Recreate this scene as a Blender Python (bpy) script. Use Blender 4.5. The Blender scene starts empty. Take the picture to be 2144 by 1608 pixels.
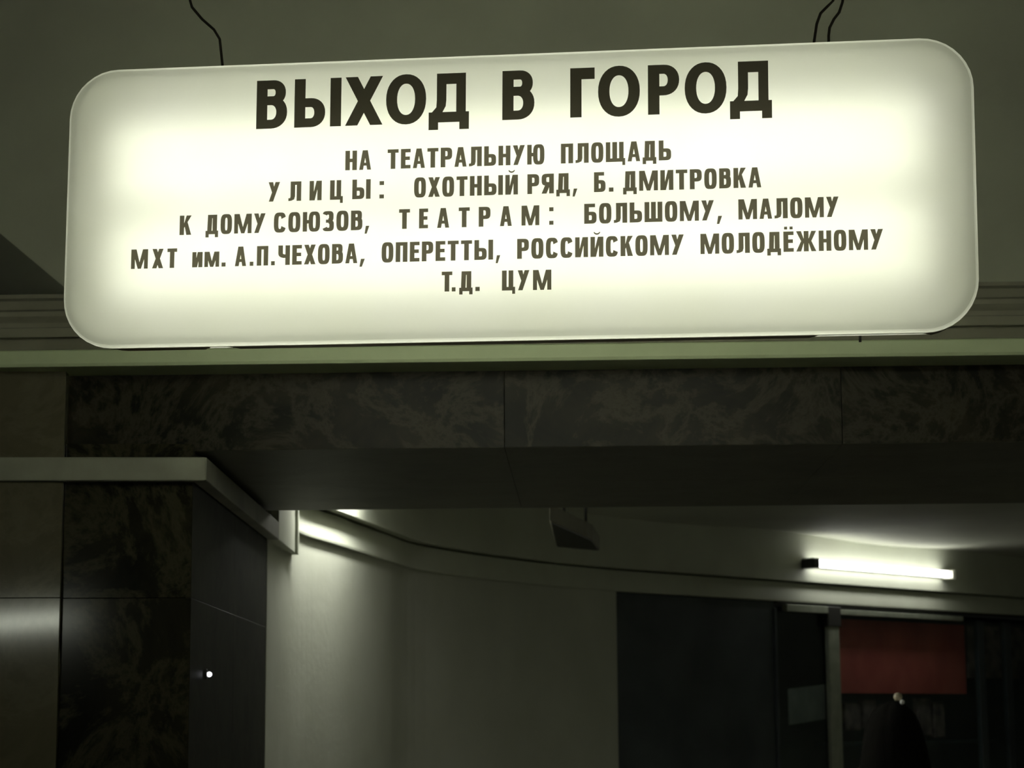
import bpy, bmesh, math, random
from mathutils import Vector, Matrix
from mathutils.geometry import delaunay_2d_cdt
random.seed(7)
S = bpy.context.scene
C = S.collection
V = Vector

# ------------------------------------------------------------------ camera, world, exposure
YAW, PITCH, ROLL = -0.00895, 0.156824, -0.007
FPX, CX, CY = 4400.0, 1072.0, 804.0
CAM = V((0, 0, 1.6))
RC = (Matrix.Rotation(YAW, 3, 'Z') @ Matrix.Rotation(math.pi / 2 + PITCH, 3, 'X') @ Matrix.Rotation(ROLL, 3, 'Z'))
cd = bpy.data.cameras.new('camera')
cam = bpy.data.objects.new('camera', cd)
C.objects.link(cam)
cam.matrix_world = Matrix.Translation(CAM) @ RC.to_4x4()
cd.sensor_width = 36.0
cd.lens = 36.0 * FPX / 2144.0
cd.clip_start = 0.05
cd.dof.use_dof = True
cd.dof.focus_distance = 4.55
cd.dof.aperture_fstop = 9.0
S.camera = cam

w = bpy.data.worlds.new('world')
S.world = w
w.use_nodes = True
w.node_tree.nodes['Background'].inputs[0].default_value = (0.75, 0.8, 0.62, 1)
w.node_tree.nodes['Background'].inputs[1].default_value = 0.003
S.view_settings.view_transform = 'Standard'
S.view_settings.look = 'None'
S.view_settings.gamma = 1.0
S.view_settings.use_curve_mapping = False
S.view_settings.exposure = 0.0
try:
    S.cycles.max_bounces = 10
    S.cycles.diffuse_bounces = 6
    S.cycles.use_denoising = True
    S.cycles.sample_clamp_indirect = 4.0
    S.cycles.caustics_reflective = False
    S.cycles.caustics_refractive = False
except Exception:
    pass

TUBE_SIGN = 8.3      # radiance of the tubes inside the sign
TUBE_PASS = 7.6     # radiance of the passage lamps
LAMP_COL = (0.99, 1.0, 0.87)


def area(name, loc, target, sx, sy, power, col=(0.95, 1.0, 0.82)):
    d = bpy.data.lights.new(name, 'AREA')
    d.shape = 'RECTANGLE'
    d.size, d.size_y, d.energy, d.color = sx, sy, power, col
    o = bpy.data.objects.new(name, d)
    C.objects.link(o)
    o.location = loc
    o.rotation_euler = (V(target) - V(loc)).to_track_quat('-Z', 'Y').to_euler()
    return o


# added fill light from the unseen hall behind the photographer
area('hall_fill_light', (1.2, -4.0, 3.6), (0.3, 6.0, 2.6), 2.4, 0.3, 18.0)


# ------------------------------------------------------------------ pixel helpers (ray / plane)
def ray(px, py):
    return RC @ V(((px - CX) / FPX, -(py - CY) / FPX, -1.0))


def at(px, py, axis, val):
    d = ray(px, py)
    return CAM + d * ((val - CAM[axis]) / d[axis])


def hit(px, py, p0, n):
    d = ray(px, py)
    return CAM + d * ((p0 - CAM).dot(n) / d.dot(n))


# ------------------------------------------------------------------ materials
def new_mat(name):
    m = bpy.data.materials.new(name)
    m.use_nodes = True
    return m, m.node_tree.nodes, m.node_tree.links


def surf(name, c1, c2=None, scale=6.0, rough=0.6, metal=0.0, spec=0.5, bump=0.0, detail=6.0, lo=0.35, hi=0.65, stretch=None, bscale=40):
    m, N, L = new_mat(name)
    b = N['Principled BSDF']
    b.inputs['Roughness'].default_value = rough
    b.inputs['Metallic'].default_value = metal
    b.inputs['Specular IOR Level'].default_value = spec
    tc = N.new('ShaderNodeTexCoord')
    mp = N.new('ShaderNodeMapping')
    L.new(tc.outputs['Object'], mp.inputs[0])
    if stretch:
        mp.inputs['Scale'].default_value = stretch
    if c2 is None:
        c2 = tuple(x * 0.82 for x in c1)
    nz = N.new('ShaderNodeTexNoise')
    nz.inputs['Scale'].default_value = scale
    nz.inputs['Detail'].default_value = detail
    L.new(mp.outputs[0], nz.inputs['Vector'])
    cr = N.new('ShaderNodeValToRGB')
    cr.color_ramp.elements[0].position = lo
    cr.color_ramp.elements[1].position = hi
    cr.color_ramp.elements[0].color = (*c2, 1)
    cr.color_ramp.elements[1].color = (*c1, 1)
    L.new(nz.outputs['Fac'], cr.inputs[0])
    L.new(cr.outputs[0], b.inputs['Base Color'])
    if bump:
        n2 = N.new('ShaderNodeTexNoise')
        n2.inputs['Scale'].default_value = bscale
        n2.inputs['Detail'].default_value = 4
        L.new(mp.outputs[0], n2.inputs['Vector'])
        bp = N.new('ShaderNodeBump')
        bp.inputs['Strength'].default_value = bump
        bp.inputs['Distance'].default_value = 0.01
        L.new(n2.outputs['Fac'], bp.inputs['Height'])
        L.new(bp.outputs[0], b.inputs['Normal'])
    return m


def marble(name, dark, mid, vein, rough=0.14, seed=0.0, veinamt=1.0, scale=2.2):
    m, N, L = new_mat(name)
    b = N['Principled BSDF']
    b.inputs['Roughness'].default_value = rough
    b.inputs['Specular IOR Level'].default_value = 0.3
    tc = N.new('ShaderNodeTexCoord')
    mp = N.new('ShaderNodeMapping')
    mp.inputs['Location'].default_value = (seed, seed * 0.7, -seed)
    L.new(tc.outputs['Object'], mp.inputs[0])
    nz = N.new('ShaderNodeTexNoise')
    nz.inputs['Scale'].default_value = scale
    nz.inputs['Detail'].default_value = 9
    nz.inputs['Roughness'].default_value = 0.65
    nz.inputs['Distortion'].default_value = 1.2
    L.new(mp.outputs[0], nz.inputs['Vector'])
    cr = N.new('ShaderNodeValToRGB')
    e = cr.color_ramp.elements
    e[0].position, e[0].color = 0.38, (*dark, 1)
    e[1].position, e[1].color = 0.68, (*mid, 1)
    L.new(nz.outputs['Fac'], cr.inputs[0])
    n2 = N.new('ShaderNodeTexNoise')
    n2.inputs['Scale'].default_value = scale * 1.5
    n2.inputs['Detail'].default_value = 7
    n2.inputs['Distortion'].default_value = 0.5
    n2.inputs['Roughness'].default_value = 0.7
    L.new(mp.outputs[0], n2.inputs['Vector'])
    c2 = N.new('ShaderNodeValToRGB')
    e = c2.color_ramp.elements
    e[0].position, e[0].color = 0.44, (0, 0, 0, 1)
    e[1].position, e[1].color = 0.56, (0, 0, 0, 1)
    k = c2.color_ramp.elements.new(0.5)
    k.color = (veinamt, veinamt, veinamt, 1)
    L.new(n2.outputs['Fac'], c2.inputs[0])
    mx = N.new('ShaderNodeMix')
    mx.data_type = 'RGBA'
    L.new(c2.outputs[0], mx.inputs[0])
    L.new(cr.outputs[0], mx.inputs[6])
    mx.inputs[7].default_value = (*vein, 1)
    L.new(mx.outputs[2], b.inputs['Base Color'])
    return m


def emit(name, col, strength):
    m, N, L = new_mat(name)
    N.remove(N['Principled BSDF'])
    e = N.new('ShaderNodeEmission')
    e.inputs[0].default_value = (*col, 1)
    e.inputs[1].default_value = strength
    L.new(e.outputs[0], N['Material Output'].inputs[0])
    return m


def acrylic(name, tr, df, tw=0.55):
    m, N, L = new_mat(name)
    N.remove(N['Principled BSDF'])
    t = N.new('ShaderNodeBsdfTranslucent')
    d = N.new('ShaderNodeBsdfDiffuse')
    tc = N.new('ShaderNodeTexCoord')
    nz = N.new('ShaderNodeTexNoise')
    nz.inputs['Scale'].default_value = 3.5
    nz.inputs['Detail'].default_value = 5
    L.new(tc.outputs['Object'], nz.inputs['Vector'])
    cr = N.new('ShaderNodeValToRGB')
    cr.color_ramp.elements[0].position = 0.3
    cr.color_ramp.elements[1].position = 0.7
    cr.color_ramp.elements[0].color = (tr[0] * 0.96, tr[1] * 0.97, tr[2] * 0.92, 1)
    cr.color_ramp.elements[1].color = (*tr, 1)
    L.new(nz.outputs['Fac'], cr.inputs[0])
    L.new(cr.outputs[0], t.inputs[0])
    d.inputs[0].default_value = (*df, 1)
    mx = N.new('ShaderNodeMixShader')
    mx.inputs[0].default_value = tw
    L.new(d.outputs[0], mx.inputs[1])
    L.new(t.outputs[0], mx.inputs[2])
    L.new(mx.outputs[0], N['Material Output'].inputs[0])
    return m


def vinyl(name, col, see):
    m, N, L = new_mat(name)
    b = N['Principled BSDF']
    b.inputs['Base Color'].default_value = (*col, 1)
    b.inputs['Roughness'].default_value = 0.6
    b.inputs['Specular IOR Level'].default_value = 0.2
    t = N.new('ShaderNodeBsdfTransparent')
    t.inputs[0].default_value = (1, 0.9, 0.66, 1)
    mx = N.new('ShaderNodeMixShader')
    mx.inputs[0].default_value = see
    L.new(b.outputs[0], mx.inputs[1])
    L.new(t.outputs[0], mx.inputs[2])
    L.new(mx.outputs[0], N['Material Output'].inputs[0])
    return m


def glass(name, tint, gloss=0.12, rough=0.03):
    m, N, L = new_mat(name)
    N.remove(N['Principled BSDF'])
    t = N.new('ShaderNodeBsdfTransparent')
    t.inputs[0].default_value = (*tint, 1)
    g = N.new('ShaderNodeBsdfGlossy')
    g.inputs['Roughness'].default_value = rough
    mx = N.new('ShaderNodeMixShader')
    mx.inputs[0].default_value = gloss
    L.new(t.outputs[0], mx.inputs[1])
    L.new(g.outputs[0], mx.inputs[2])
    L.new(mx.outputs[0], N['Material Output'].inputs[0])
    return m


M = {}
M['plaster'] = surf('vault_plaster', (0.55, 0.57, 0.44), (0.45, 0.46, 0.36), 1.6, 0.85, bump=0.25, bscale=14)
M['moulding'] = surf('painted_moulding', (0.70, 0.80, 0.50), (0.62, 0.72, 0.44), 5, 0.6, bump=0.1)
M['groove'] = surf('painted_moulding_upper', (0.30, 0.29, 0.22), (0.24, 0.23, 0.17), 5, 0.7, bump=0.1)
M['ledge'] = surf('pale_stone_ledge', (0.34, 0.35, 0.27), (0.22, 0.22, 0.17), 4, 0.5, bump=0.1)
M['whitewall'] = surf('white_painted_wall', (0.62, 0.64, 0.54), (0.56, 0.58, 0.48), 2.2, 0.55, bump=0.15, bscale=22)
M['frieze'] = surf('frieze_paint', (0.66, 0.69, 0.57), (0.60, 0.62, 0.51), 3, 0.5, bump=0.1)
M['pceil'] = surf('passage_ceiling_paint', (0.60, 0.62, 0.52), (0.52, 0.53, 0.45), 1.5, 0.7, bump=0.5, bscale=3)
M['floor'] = surf('granite_floor', (0.34, 0.33, 0.28), (0.22, 0.21, 0.18), 30, 0.5)
M['hallceil'] = surf('hall_ceiling_paint', (0.35, 0.36, 0.28), None, 2, 0.8)
DARKM = [marble('dark_marble_%d' % i, (0.008, 0.008, 0.005), (0.026, 0.024, 0.015), (0.07, 0.065, 0.04),
                0.20, 3.1 * i + 1, 0.55, 2.0) for i in range(4)]
LINTM = [marble('lintel_marble_%d' % i, (0.006, 0.0065, 0.003), (0.027, 0.023, 0.013), (0.085, 0.075, 0.05),
                0.35, 5.7 * i + 2, 0.45, 2.6) for i in range(4)]
SIDEM = marble('side_marble', (0.012, 0.012, 0.008), (0.03, 0.03, 0.02), (0.06, 0.06, 0.04), 0.5, 21, 0.3, 2)
SIDEM.node_tree.nodes['Principled BSDF'].inputs['Specular IOR Level'].default_value = 0.08
for m_ in DARKM:
    m_.node_tree.nodes['Principled BSDF'].inputs['Specular IOR Level'].default_value = 0.14
    m_.node_tree.nodes['Principled BSDF'].inputs['Roughness'].default_value = 0.10
for m_ in LINTM:
    m_.node_tree.nodes['Principled BSDF'].inputs['Specular IOR Level'].default_value = 0.12
SOFM = marble('soffit_marble', (0.11, 0.11, 0.08), (0.16, 0.16, 0.115), (0.2, 0.2, 0.14), 0.5, 9, 0.2, 2)
LIGHTM = marble('olive_marble', (0.09, 0.082, 0.052), (0.12, 0.108, 0.07), (0.15, 0.14, 0.095), 0.075, 4, 0.4, 2.4)
M['sign_front'] = acrylic('sign_acrylic', (0.98, 0.99, 0.90), (0.87, 0.88, 0.80), 0.45)
M['sign_back'] = acrylic('sign_back_acrylic', (0.98, 0.99, 0.92), (0.87, 0.88, 0.80), 0.8)
M['metal'] = surf('painted_metal', (0.50, 0.42, 0.28), (0.40, 0.34, 0.22), 12, 0.45, 0.3)
M['liner'] = surf('white_reflector', (0.93, 0.93, 0.88), (0.91, 0.91, 0.86), 3, 0.6)
M['tube'] = emit('sign_tube_glow', LAMP_COL, TUBE_SIGN)
M['ptube'] = emit('passage_tube_glow', (1.0, 1.0, 0.92), TUBE_PASS)
M['ptube_near'] = emit('near_passage_tube_glow', (1.0, 1.0, 0.92), 84.0)
M['led'] = emit('glint_glow', (0.95, 0.95, 1.0), 1.6)  # glow of the glint spot added on the pier
M['cable'] = surf('dark_cable', (0.06, 0.05, 0.035), None, 20, 0.7)
M['let_big'] = vinyl('black_lettering', (0.012, 0.012, 0.010), 0.035)
M['let_small'] = vinyl('glow_bleed_lettering', (0.02, 0.016, 0.010), 0.085)  # glow bleeding over the thin strokes is put into this browner tone
M['batten'] = surf('white_enamel', (0.7, 0.7, 0.6), (0.64, 0.64, 0.55), 8, 0.35)
M['cap'] = surf('dark_lamp_cap', (0.03, 0.03, 0.025), None, 8, 0.5)
M['kdark'] = surf('blue_black_panel', (0.075, 0.09, 0.10), (0.04, 0.05, 0.06), 2.0, 0.35)
M['alu'] = surf('brushed_aluminium', (0.42, 0.45, 0.36), (0.34, 0.37, 0.29), 14, 0.45, 0.4)
M['red'] = surf('red_board', (0.90, 0.20, 0.15), (0.62, 0.11, 0.09), 2.5, 0.6)
M['paper'] = surf('grey_paper', (0.35, 0.36, 0.32), (0.26, 0.27, 0.25), 5, 0.7)
M['goods'] = surf('mottled_goods', (0.30, 0.22, 0.20), (0.08, 0.06, 0.06), 9, 0.7)
M['glass'] = glass('shop_glass', (0.85, 0.9, 0.9), 0.06)
M['chrome'] = surf('chrome', (0.9, 0.9, 0.88), (0.85, 0.85, 0.83), 5, 0.12, 1.0)
M['joint'] = surf('dark_mortar', (0.012, 0.011, 0.008), None, 20, 0.9)
M['hair'] = surf('black_hair', (0.008, 0.007, 0.006), (0.004, 0.004, 0.003), 30, 0.9, spec=0.1, stretch=(6, 6, 0.6), bump=0.4)
M['skin'] = surf('skin', (0.50, 0.33, 0.24), (0.45, 0.29, 0.21), 8, 0.5)
M['coat'] = surf('black_coat', (0.010, 0.010, 0.012), None, 18, 0.85, bump=0.2)
M['shoe'] = surf('black_shoe', (0.01, 0.01, 0.01), None, 10, 0.3)
M['clip'] = surf('beige_clip', (0.75, 0.66, 0.48), None, 10, 0.3)
M['clip_glint'] = surf('glint_white', (0.95, 0.95, 0.92), (0.93, 0.93, 0.9), 3, 0.12)
M['trousers'] = surf('dark_trousers', (0.012, 0.012, 0.015), None, 18, 0.8)


# ------------------------------------------------------------------ object helpers
def obj(name, verts, faces, mat, parent=None, kind=None, smooth=False, label=None, cat=None, mw=None):
    me = bpy.data.meshes.new(name)
    me.from_pydata([tuple(v) for v in verts], [], faces)
    me.validate()
    bm = bmesh.new()
    bm.from_mesh(me)
    bmesh.ops.recalc_face_normals(bm, faces=bm.faces)
    bm.to_mesh(me)
    bm.free()
    if smooth:
        for p in me.polygons:
            p.use_smooth = True
    me.materials.append(mat)
    o = bpy.data.objects.new(name, me)
    C.objects.link(o)
    if parent:
        o.parent = parent
    if mw is not None:
        o.matrix_world = mw
    if kind:
        o['kind'] = kind
    if label:
        o['label'] = label
    if cat:
        o['category'] = cat
    return o


def empty(name, loc, label, cat, group=None, rot=None, kind=None):
    o = bpy.data.objects.new(name, None)
    C.objects.link(o)
    m = Matrix.Translation(loc)
    if rot is not None:
        m = m @ rot.to_4x4()
    o.matrix_world = m
    o.empty_display_size = 0.1
    if label:
        o['label'] = label
        o['category'] = cat
    if group:
        o['group'] = group
    if kind:
        o['kind'] = kind
    return o


def bevel(o, width, seg=2, angle=0.6):
    bm = bmesh.new()
    bm.from_mesh(o.data)
    es = [e for e in bm.edges if len(e.link_faces) == 2 and e.calc_face_angle(0) > angle]
    bmesh.ops.bevel(bm, geom=es, offset=width, segments=seg, profile=0.5, affect='EDGES')
    bm.to_mesh(o.data)
    bm.free()
    return o


def prism(name, poly, z0, z1, mat, parent=None, **k):
    """poly: list of (x, y); extruded between two heights."""
    n = len(poly)
    vs = [(x, y, z0) for x, y in poly] + [(x, y, z1) for x, y in poly]
    fs = [list(range(n)), list(range(n, 2 * n))] + [[i, (i + 1) % n, n + (i + 1) % n, n + i] for i in range(n)]
    return obj(name, vs, fs, mat, parent, **k)


def hexa(name, p, mat, parent=None, **k):
    """p: 8 corners, 0-3 one ring, 4-7 the other."""
    return obj(name, p, [[0, 1, 2, 3], [4, 5, 6, 7], [0, 1, 5, 4], [1, 2, 6, 5], [2, 3, 7, 6], [3, 0, 4, 7]], mat, parent, **k)


def sweep(name, frames, prof, mat, parent=None, closed=True, **k):
    """frames: list of functions (a, z) -> point ; prof: list of (a, z)."""
    n = len(prof)
    vs, fs = [], []
    for f in frames:
        vs += [f(a, z) for a, z in prof]
    m = n if closed else n - 1
    for i in range(len(frames) - 1):
        for j in range(m):
            a, b = i * n + j, i * n + (j + 1) % n
            fs.append([a, b, b + n, a + n])
    if closed:
        fs.append(list(range(n)))
        fs.append(list(range((len(frames) - 1) * n, len(frames) * n)))
    return obj(name, vs, fs, mat, parent, **k)


def tube_mesh(pts, radii, seg=10):
    vs, fs = [], []
    for i, p in enumerate(pts):
        p = V(p)
        a = V(pts[max(i - 1, 0)])
        b = V(pts[min(i + 1, len(pts) - 1)])
        d = (b - a).normalized()
        u = d.orthogonal().normalized() if i == 0 else (u - d * u.dot(d)).normalized()
        v = d.cross(u)
        r = radii[i] if isinstance(radii, (list, tuple)) else radii
        for j in range(seg):
            t = 2 * math.pi * j / seg
            vs.append(p + (u * math.cos(t) + v * math.sin(t)) * r)
    for i in range(len(pts) - 1):
        for j in range(seg):
            a, b = i * seg + j, i * seg + (j + 1) % seg
            fs.append([a, b, b + seg, a + seg])
    fs.append(list(range(seg)))
    fs.append([len(vs) - seg + j for j in range(seg)])
    return vs, fs


def tube(name, pts, radii, mat, parent=None, seg=10, **k):
    vs, fs = tube_mesh(pts, radii, seg)
    return obj(name, vs, fs, mat, parent, smooth=True, **k)


def loft(name, rings, mat, parent=None, seg=20, **k):
    """rings: (cx, cy, z, rx, ry)"""
    vs, fs = [], []
    for (x, y, z, rx, ry) in rings:
        for j in range(seg):
            t = 2 * math.pi * j / seg
            vs.append((x + rx * math.cos(t), y + ry * math.sin(t), z))
    for i in range(len(rings) - 1):
        for j in range(seg):
            a, b = i * seg + j, i * seg + (j + 1) % seg
            fs.append([a, b, b + seg, a + seg])
    fs.append(list(range(seg)))
    fs.append([len(vs) - seg + j for j in range(seg)])
    return obj(name, vs, fs, mat, parent, smooth=True, **k)


# ------------------------------------------------------------------ the hall end wall: lintel, cornice, vault
LA = math.radians(-2.3)
LU, LD = V((math.cos(LA), math.sin(LA), 0)), V((-math.sin(LA), math.cos(LA), 0))
LO = V((0, 6.2, 0))


def LP(u, d, z):
    return LO + LU * u + LD * d + V((0, 0, z))


def Lhit(px, py, d=0.0):
    p = hit(px, py, LP(0, d, 0), LD)
    q = p - LO
    return q.dot(LU), p.z


ZB = Lhit(1072, 937)[1]                      # underside of the lintel
ZT = Lhit(1072, 756, -0.17)[1]
p = at(1072, 1064, 2, ZB)
DR = (p - LO).dot(LD)                        # depth of the lintel
U0, U1 = -4.6, 4.6
lint = hexa('wall_lintel', [LP(U0, 0.02, ZB + .02), LP(U1, 0.02, ZB + .02), LP(U1, DR - .02, ZB + .02), LP(U0, DR - .02, ZB + .02),
                            LP(U0, 0.02, ZT + .1), LP(U1, 0.02, ZT + .1), LP(U1, DR - .02, ZT + .1), LP(U0, DR - .02, ZT + .1)], M['joint'], kind='structure')


def slab(parent, c, e1, e2, n, th, mat, g=0.0007):
    """a stone slab: corner c, edges e1,e2, thickness th along -n behind the face."""
    a, b = e1.normalized() * g, e2.normalized() * g
    p = [c + a + b, c + e1 - a + b, c + e1 + e2 - a - b, c + e2 + a - b]
    o = hexa('marble_slab', [x for x in p] + [x - n * th for x in p], mat, parent)
    bevel(o, 0.0008, 1)
    return o


us = [U0, -3.75, -2.85, -1.95, Lhit(134, 850)[0], Lhit(1056, 850)[0], Lhit(1762, 850)[0], 1.95, 2.85, 3.75, U1]
us = sorted(us)
random.seed(3)
for i in range(len(us) - 1):
    slab(lint, LP(us[i], 0.0, ZB), LU * (us[i + 1] - us[i]), V((0, 0, ZT + .05 - ZB)), -LD, 0.022, LINTM[(i * 3 + 1) % 4])
    for j in range(2):
        slab(lint, LP(us[i], j * DR / 2, ZB), LU * (us[i + 1] - us[i]), LD * (DR / 2), V((0, 0, -1)), 0.018, SOFM)

# cornice moulding above the lintel, stepped profile measured in the picture plane at its depth
zz = lambda y, d: Lhit(1072, y, d)[1]
prof = [(0.02, zz(756, -.17)), (-.17, zz(756, -.17)), (-.175, zz(750, -.17)), (-.175, zz(724, -.17)), (-.17, zz(721, -.17)),
        (-.10, zz(721, -.10)), (-.085, zz(696, -.09)), (-.12, zz(694, -.12)), (-.12, zz(675, -.12)), (-.07, zz(674, -.07)),
        (-.07, zz(664, -.07)), (-.05, zz(650, -.05)), (-.05, zz(640, -.05)), (0.0, zz(636, 0)), (0.01, zz(618, .01)), (0.05, zz(612, .05)),
        (0.05, zz(604, .05)), (0.62, zz(604, .05) + .03), (0.62, zz(756, -.17))]
fr = [lambda a, z, u=u: LP(u, a, z) for u in (U0, U1)]
# lower fascia is its own, paler member
lowp = prof[:5] + [(-.085, prof[5][1]), (0.02, prof[5][1])]
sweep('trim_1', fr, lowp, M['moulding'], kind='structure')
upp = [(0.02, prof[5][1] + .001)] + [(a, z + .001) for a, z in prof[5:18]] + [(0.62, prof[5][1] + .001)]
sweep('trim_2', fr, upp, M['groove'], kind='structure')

# plaster vault above the cornice: flat centre field, its left end turning away along a groin
zc = zz(604, .05) - 0.02
pu, pz = Lhit(0, 488, .6)
qu, qz = Lhit(140, 606, .6)
sl = (qz - pz) / (qu - pu)
gu = lambda z: pu + (z - pz) / sl
ZTOP = 4.45
nx, nz_ = 24, 12
vs, fs = [], []
for j in range(nz_ + 1):
    z = zc + (ZTOP - zc) * j / nz_
    a = gu(z)
    for i in range(nx + 1):
        u = a + (U1 - a) * i / nx
        vs.append(LP(u, .6 + 0.35 * (abs(u) / 4.6) ** 2.2 * 0, z) + LD * (-0.28 * ((z - zc) / (ZTOP - zc)) ** 2))
for j in range(nz_):
    for i in range(nx):
        a = j * (nx + 1) + i
        fs.append([a, a + 1, a + nx + 2, a + nx + 1])
b0 = len(vs)
for j in range(nz_ + 1):
    z = zc + (ZTOP - zc) * j / nz_
    a = gu(z)
    vs.append(LP(a, .6, z) + LD * (-0.28 * ((z - zc) / (ZTOP - zc)) ** 2))
    vs.append(LP(a - 2.6, 3.4, z))
for j in range(nz_):
    a = b0 + 2 * j
    fs.append([a, a + 1, a + 3, a + 2])
obj('wall_front', vs, fs, M['plaster'], kind='structure', smooth=False)
# the hall shell behind the photographer
prism('floor', [(-6, -8), (7, -8), (7, 19), (-6, 19)], -0.1, 0.0, M['floor'], kind='structure')
prism('ceiling', [(-6, -8), (7, -8), (7, 7.4), (-6, 7.4)], 4.4, 4.5, M['hallceil'], kind='structure')

# ------------------------------------------------------------------ left pier with its ledge
PA = math.radians(2.6)
PUd, PD = V((math.cos(PA), math.sin(PA), 0)), V((-math.sin(PA), math.cos(PA), 0))
p0 = at(400, 1250, 1, 6.22)
PO = V((p0.x, p0.y, 0))                    # front right corner of the pier
PP = lambda u, d, z: PO + PUd * u + PD * d + V((0, 0, z))


def Phit(px, py, d=0.0):
    p = hit(px, py, PP(0, d, 0), PD)
    return (p - PO).dot(PUd), p.z


# rear corner: the side face follows the passage axis
XS = PO.x
rear = at(556, 1400, 0, XS)
YR = rear.y
pier = prism('wall_left', [(XS - .02, PO.y + .03), (XS - .02, YR - .004), (XS - 3.6, YR - .004), (PP(-3.6, .03, 0).x, PP(-3.6, .03, 0).y)], 0, ZB + .02, M['joint'], kind='structure')
Z1 = Phit(60, 1253)[1]
ul = Phit(131, 1200)[0]
cuts = [0.0, 0.62, 1.24, Z1, ZB + .02]
for i in range(4):
    h = cuts[i + 1] - cuts[i]
    # dark slab between the pale pilaster and the corner, and the receding side slabs
    slab(pier, PP(ul, 0, cuts[i]), PUd * (-ul), V((0, 0, h)), -PD, 0.028, DARKM[i % 4])
    for j in range(2):
        L_ = (YR - PO.y) / 2
        slab(pier, V((XS, PO.y + j * L_, cuts[i])), V((0, L_, 0)), V((0, 0, h)), V((1, 0, 0)), 0.018, SIDEM)
    for j in range(4):
        hl = h if i < 3 else ZT + .01 - cuts[i]
        slab(pier, PP(ul - 0.62 * (j + 1), -0.03, cuts[i]), PUd * 0.62, V((0, 0, hl)), -PD, 0.058, LIGHTM)

# tube of the hall that glints in the polished pilaster (placed where the mirror direction leads)
def mirror_dir(px, py):
    h = hit(px, py, PP(0, -.03, 0), PD)
    d = ray(px, py).normalized()
    return h, (d - PD * 2 * d.dot(PD)).normalized()


h1, r1 = mirror_dir(-60, 1308)
h2, r2 = mirror_dir(168, 1294)
e1, e2 = h1 + r1 * 8.0, h2 + r2 * 8.0
lt = area('hall_tube_light', (e1 + e2) / 2, h1, (e2 - e1).length, .06, 5.0)
ax_ = (e2 - e1).normalized()
dd_ = (h1 - (e1 + e2) / 2).normalized()
yy_ = dd_.cross(ax_).normalized()
dd_ = ax_.cross(yy_).normalized()
lt.matrix_world = Matrix.Translation((e1 + e2) / 2) @ Matrix((ax_, -yy_, dd_ * -1)).transposed().to_4x4()

# stone ledge: front run on the pier, side run along the passage wall
za, zb = Phit(425, 957, -.05)[1], Phit(425, 1006, -.05)[1]
zo = at(425, 957, 1, PO.y - .05)
c_ = Phit(432, 980, -.05)[0]
XE = PP(c_, -.05, 0).x
xend = at(620, 1157, 0, XE)
YE = xend.y
ZC_ = 1.6 + 1.262
led = empty('trim_3', (XS, PO.y, zb), None, None, kind='structure')


def mw_child(o, par):
    o.parent = par
    o.matrix_parent_inverse = par.matrix_world.inverted()
    return o


poly = [PP(-3.5, -.05, 0), PP(c_, -.05, 0), V((XE, YE, 0)), V((XS + .002, YE, 0)), V((XS + .002, PO.y, 0)), PP(0, -.0, 0), PP(-3.5, -.031, 0)]
# front run and side run as one mitred stone ledge
o = prism('stone_ledge', [(q.x, q.y) for q in (poly[0], poly[1], V((XS + .002, PO.y + .002, 0)), PP(-3.5, -.031, 0))], zb, za, M['ledge'])
mw_child(bevel(o, .003, 1), led)
ysplit = at(584, 1100, 0, XE).y
o = prism('stone_ledge', [(XE, poly[1].y), (XE, ysplit - .002), (XS + .002, ysplit - .002), (XS + .002, poly[1].y + .05)], zb, za, M['ledge'])
mw_child(bevel(o, .002, 1), led)
o = prism('stone_ledge', [(XE, ysplit), (XE, YE - .05), (XS - .04, YE - .05), (XS - .04, ysplit)], zb, ZC_, M['frieze'])
mw_child(bevel(o, .002, 1), led)
o = prism('stone_ledge', [(XE + .012, YE - .045), (XE + .012, YE), (XS - .04, YE), (XS - .04, YE - .045)], zb - .004, ZC_, M['frieze'])
mw_child(bevel(o, .002, 1), led)

# small glowing spot added for a bright glint on the pier's side
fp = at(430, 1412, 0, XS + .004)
st = empty('glint_spot', fp, 'small glowing white spot added as a glint on the dark marble side of the pier', 'glint')
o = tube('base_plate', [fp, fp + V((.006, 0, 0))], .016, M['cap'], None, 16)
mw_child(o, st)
o = loft('lens', [(fp.x + .012, fp.y, fp.z + r * .0085, .009 * math.sqrt(max(.02, 1 - r * r)), .014 * math.sqrt(max(.02, 1 - r * r))) for r in (-1, -.8, -.4, 0, .4, .8, 1)], M['led'], None, 14)  # glowing dot that stands in for the glint
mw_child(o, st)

# ------------------------------------------------------------------ the passage: curved white wall, moulding, frieze, ceiling
ZL = 1.6 + 0.793
raw = [at(*q, 2, ZL) for q in [(632, 1120), (702, 1141), (807, 1174), (891, 1196), (1100, 1222), (1290, 1238), (1640, 1258), (2144, 1289)]]
raw = [V((XS + .002, YR, ZL)), V((XS + .006, (YR + YE) / 2, ZL))] + raw
K0, K1 = raw[7].copy(), raw[9].copy()
KU = (K1 - K0).normalized()
KD = V((-KU.y, KU.x, 0))
if KD.y < 0:
    KD = -KD
raw[8] = K0 + KU * (raw[8] - K0).dot(KU)
raw.append(K1 + KU * 2.0)


def catmull(P, k=6):
    out = []
    for i in range(len(P) - 1):
        a, b, c, d = P[max(i - 1, 0)], P[i], P[i + 1], P[min(i + 2, len(P) - 1)]
        for j in range(k):
            t = j / k
            out.append(0.5 * ((2 * b) + (c - a) * t + (2 * a - 5 * b + 4 * c - d) * t * t + (3 * b - a - 3 * c + d) * t ** 3))
    out.append(P[-1])
    return out


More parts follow.
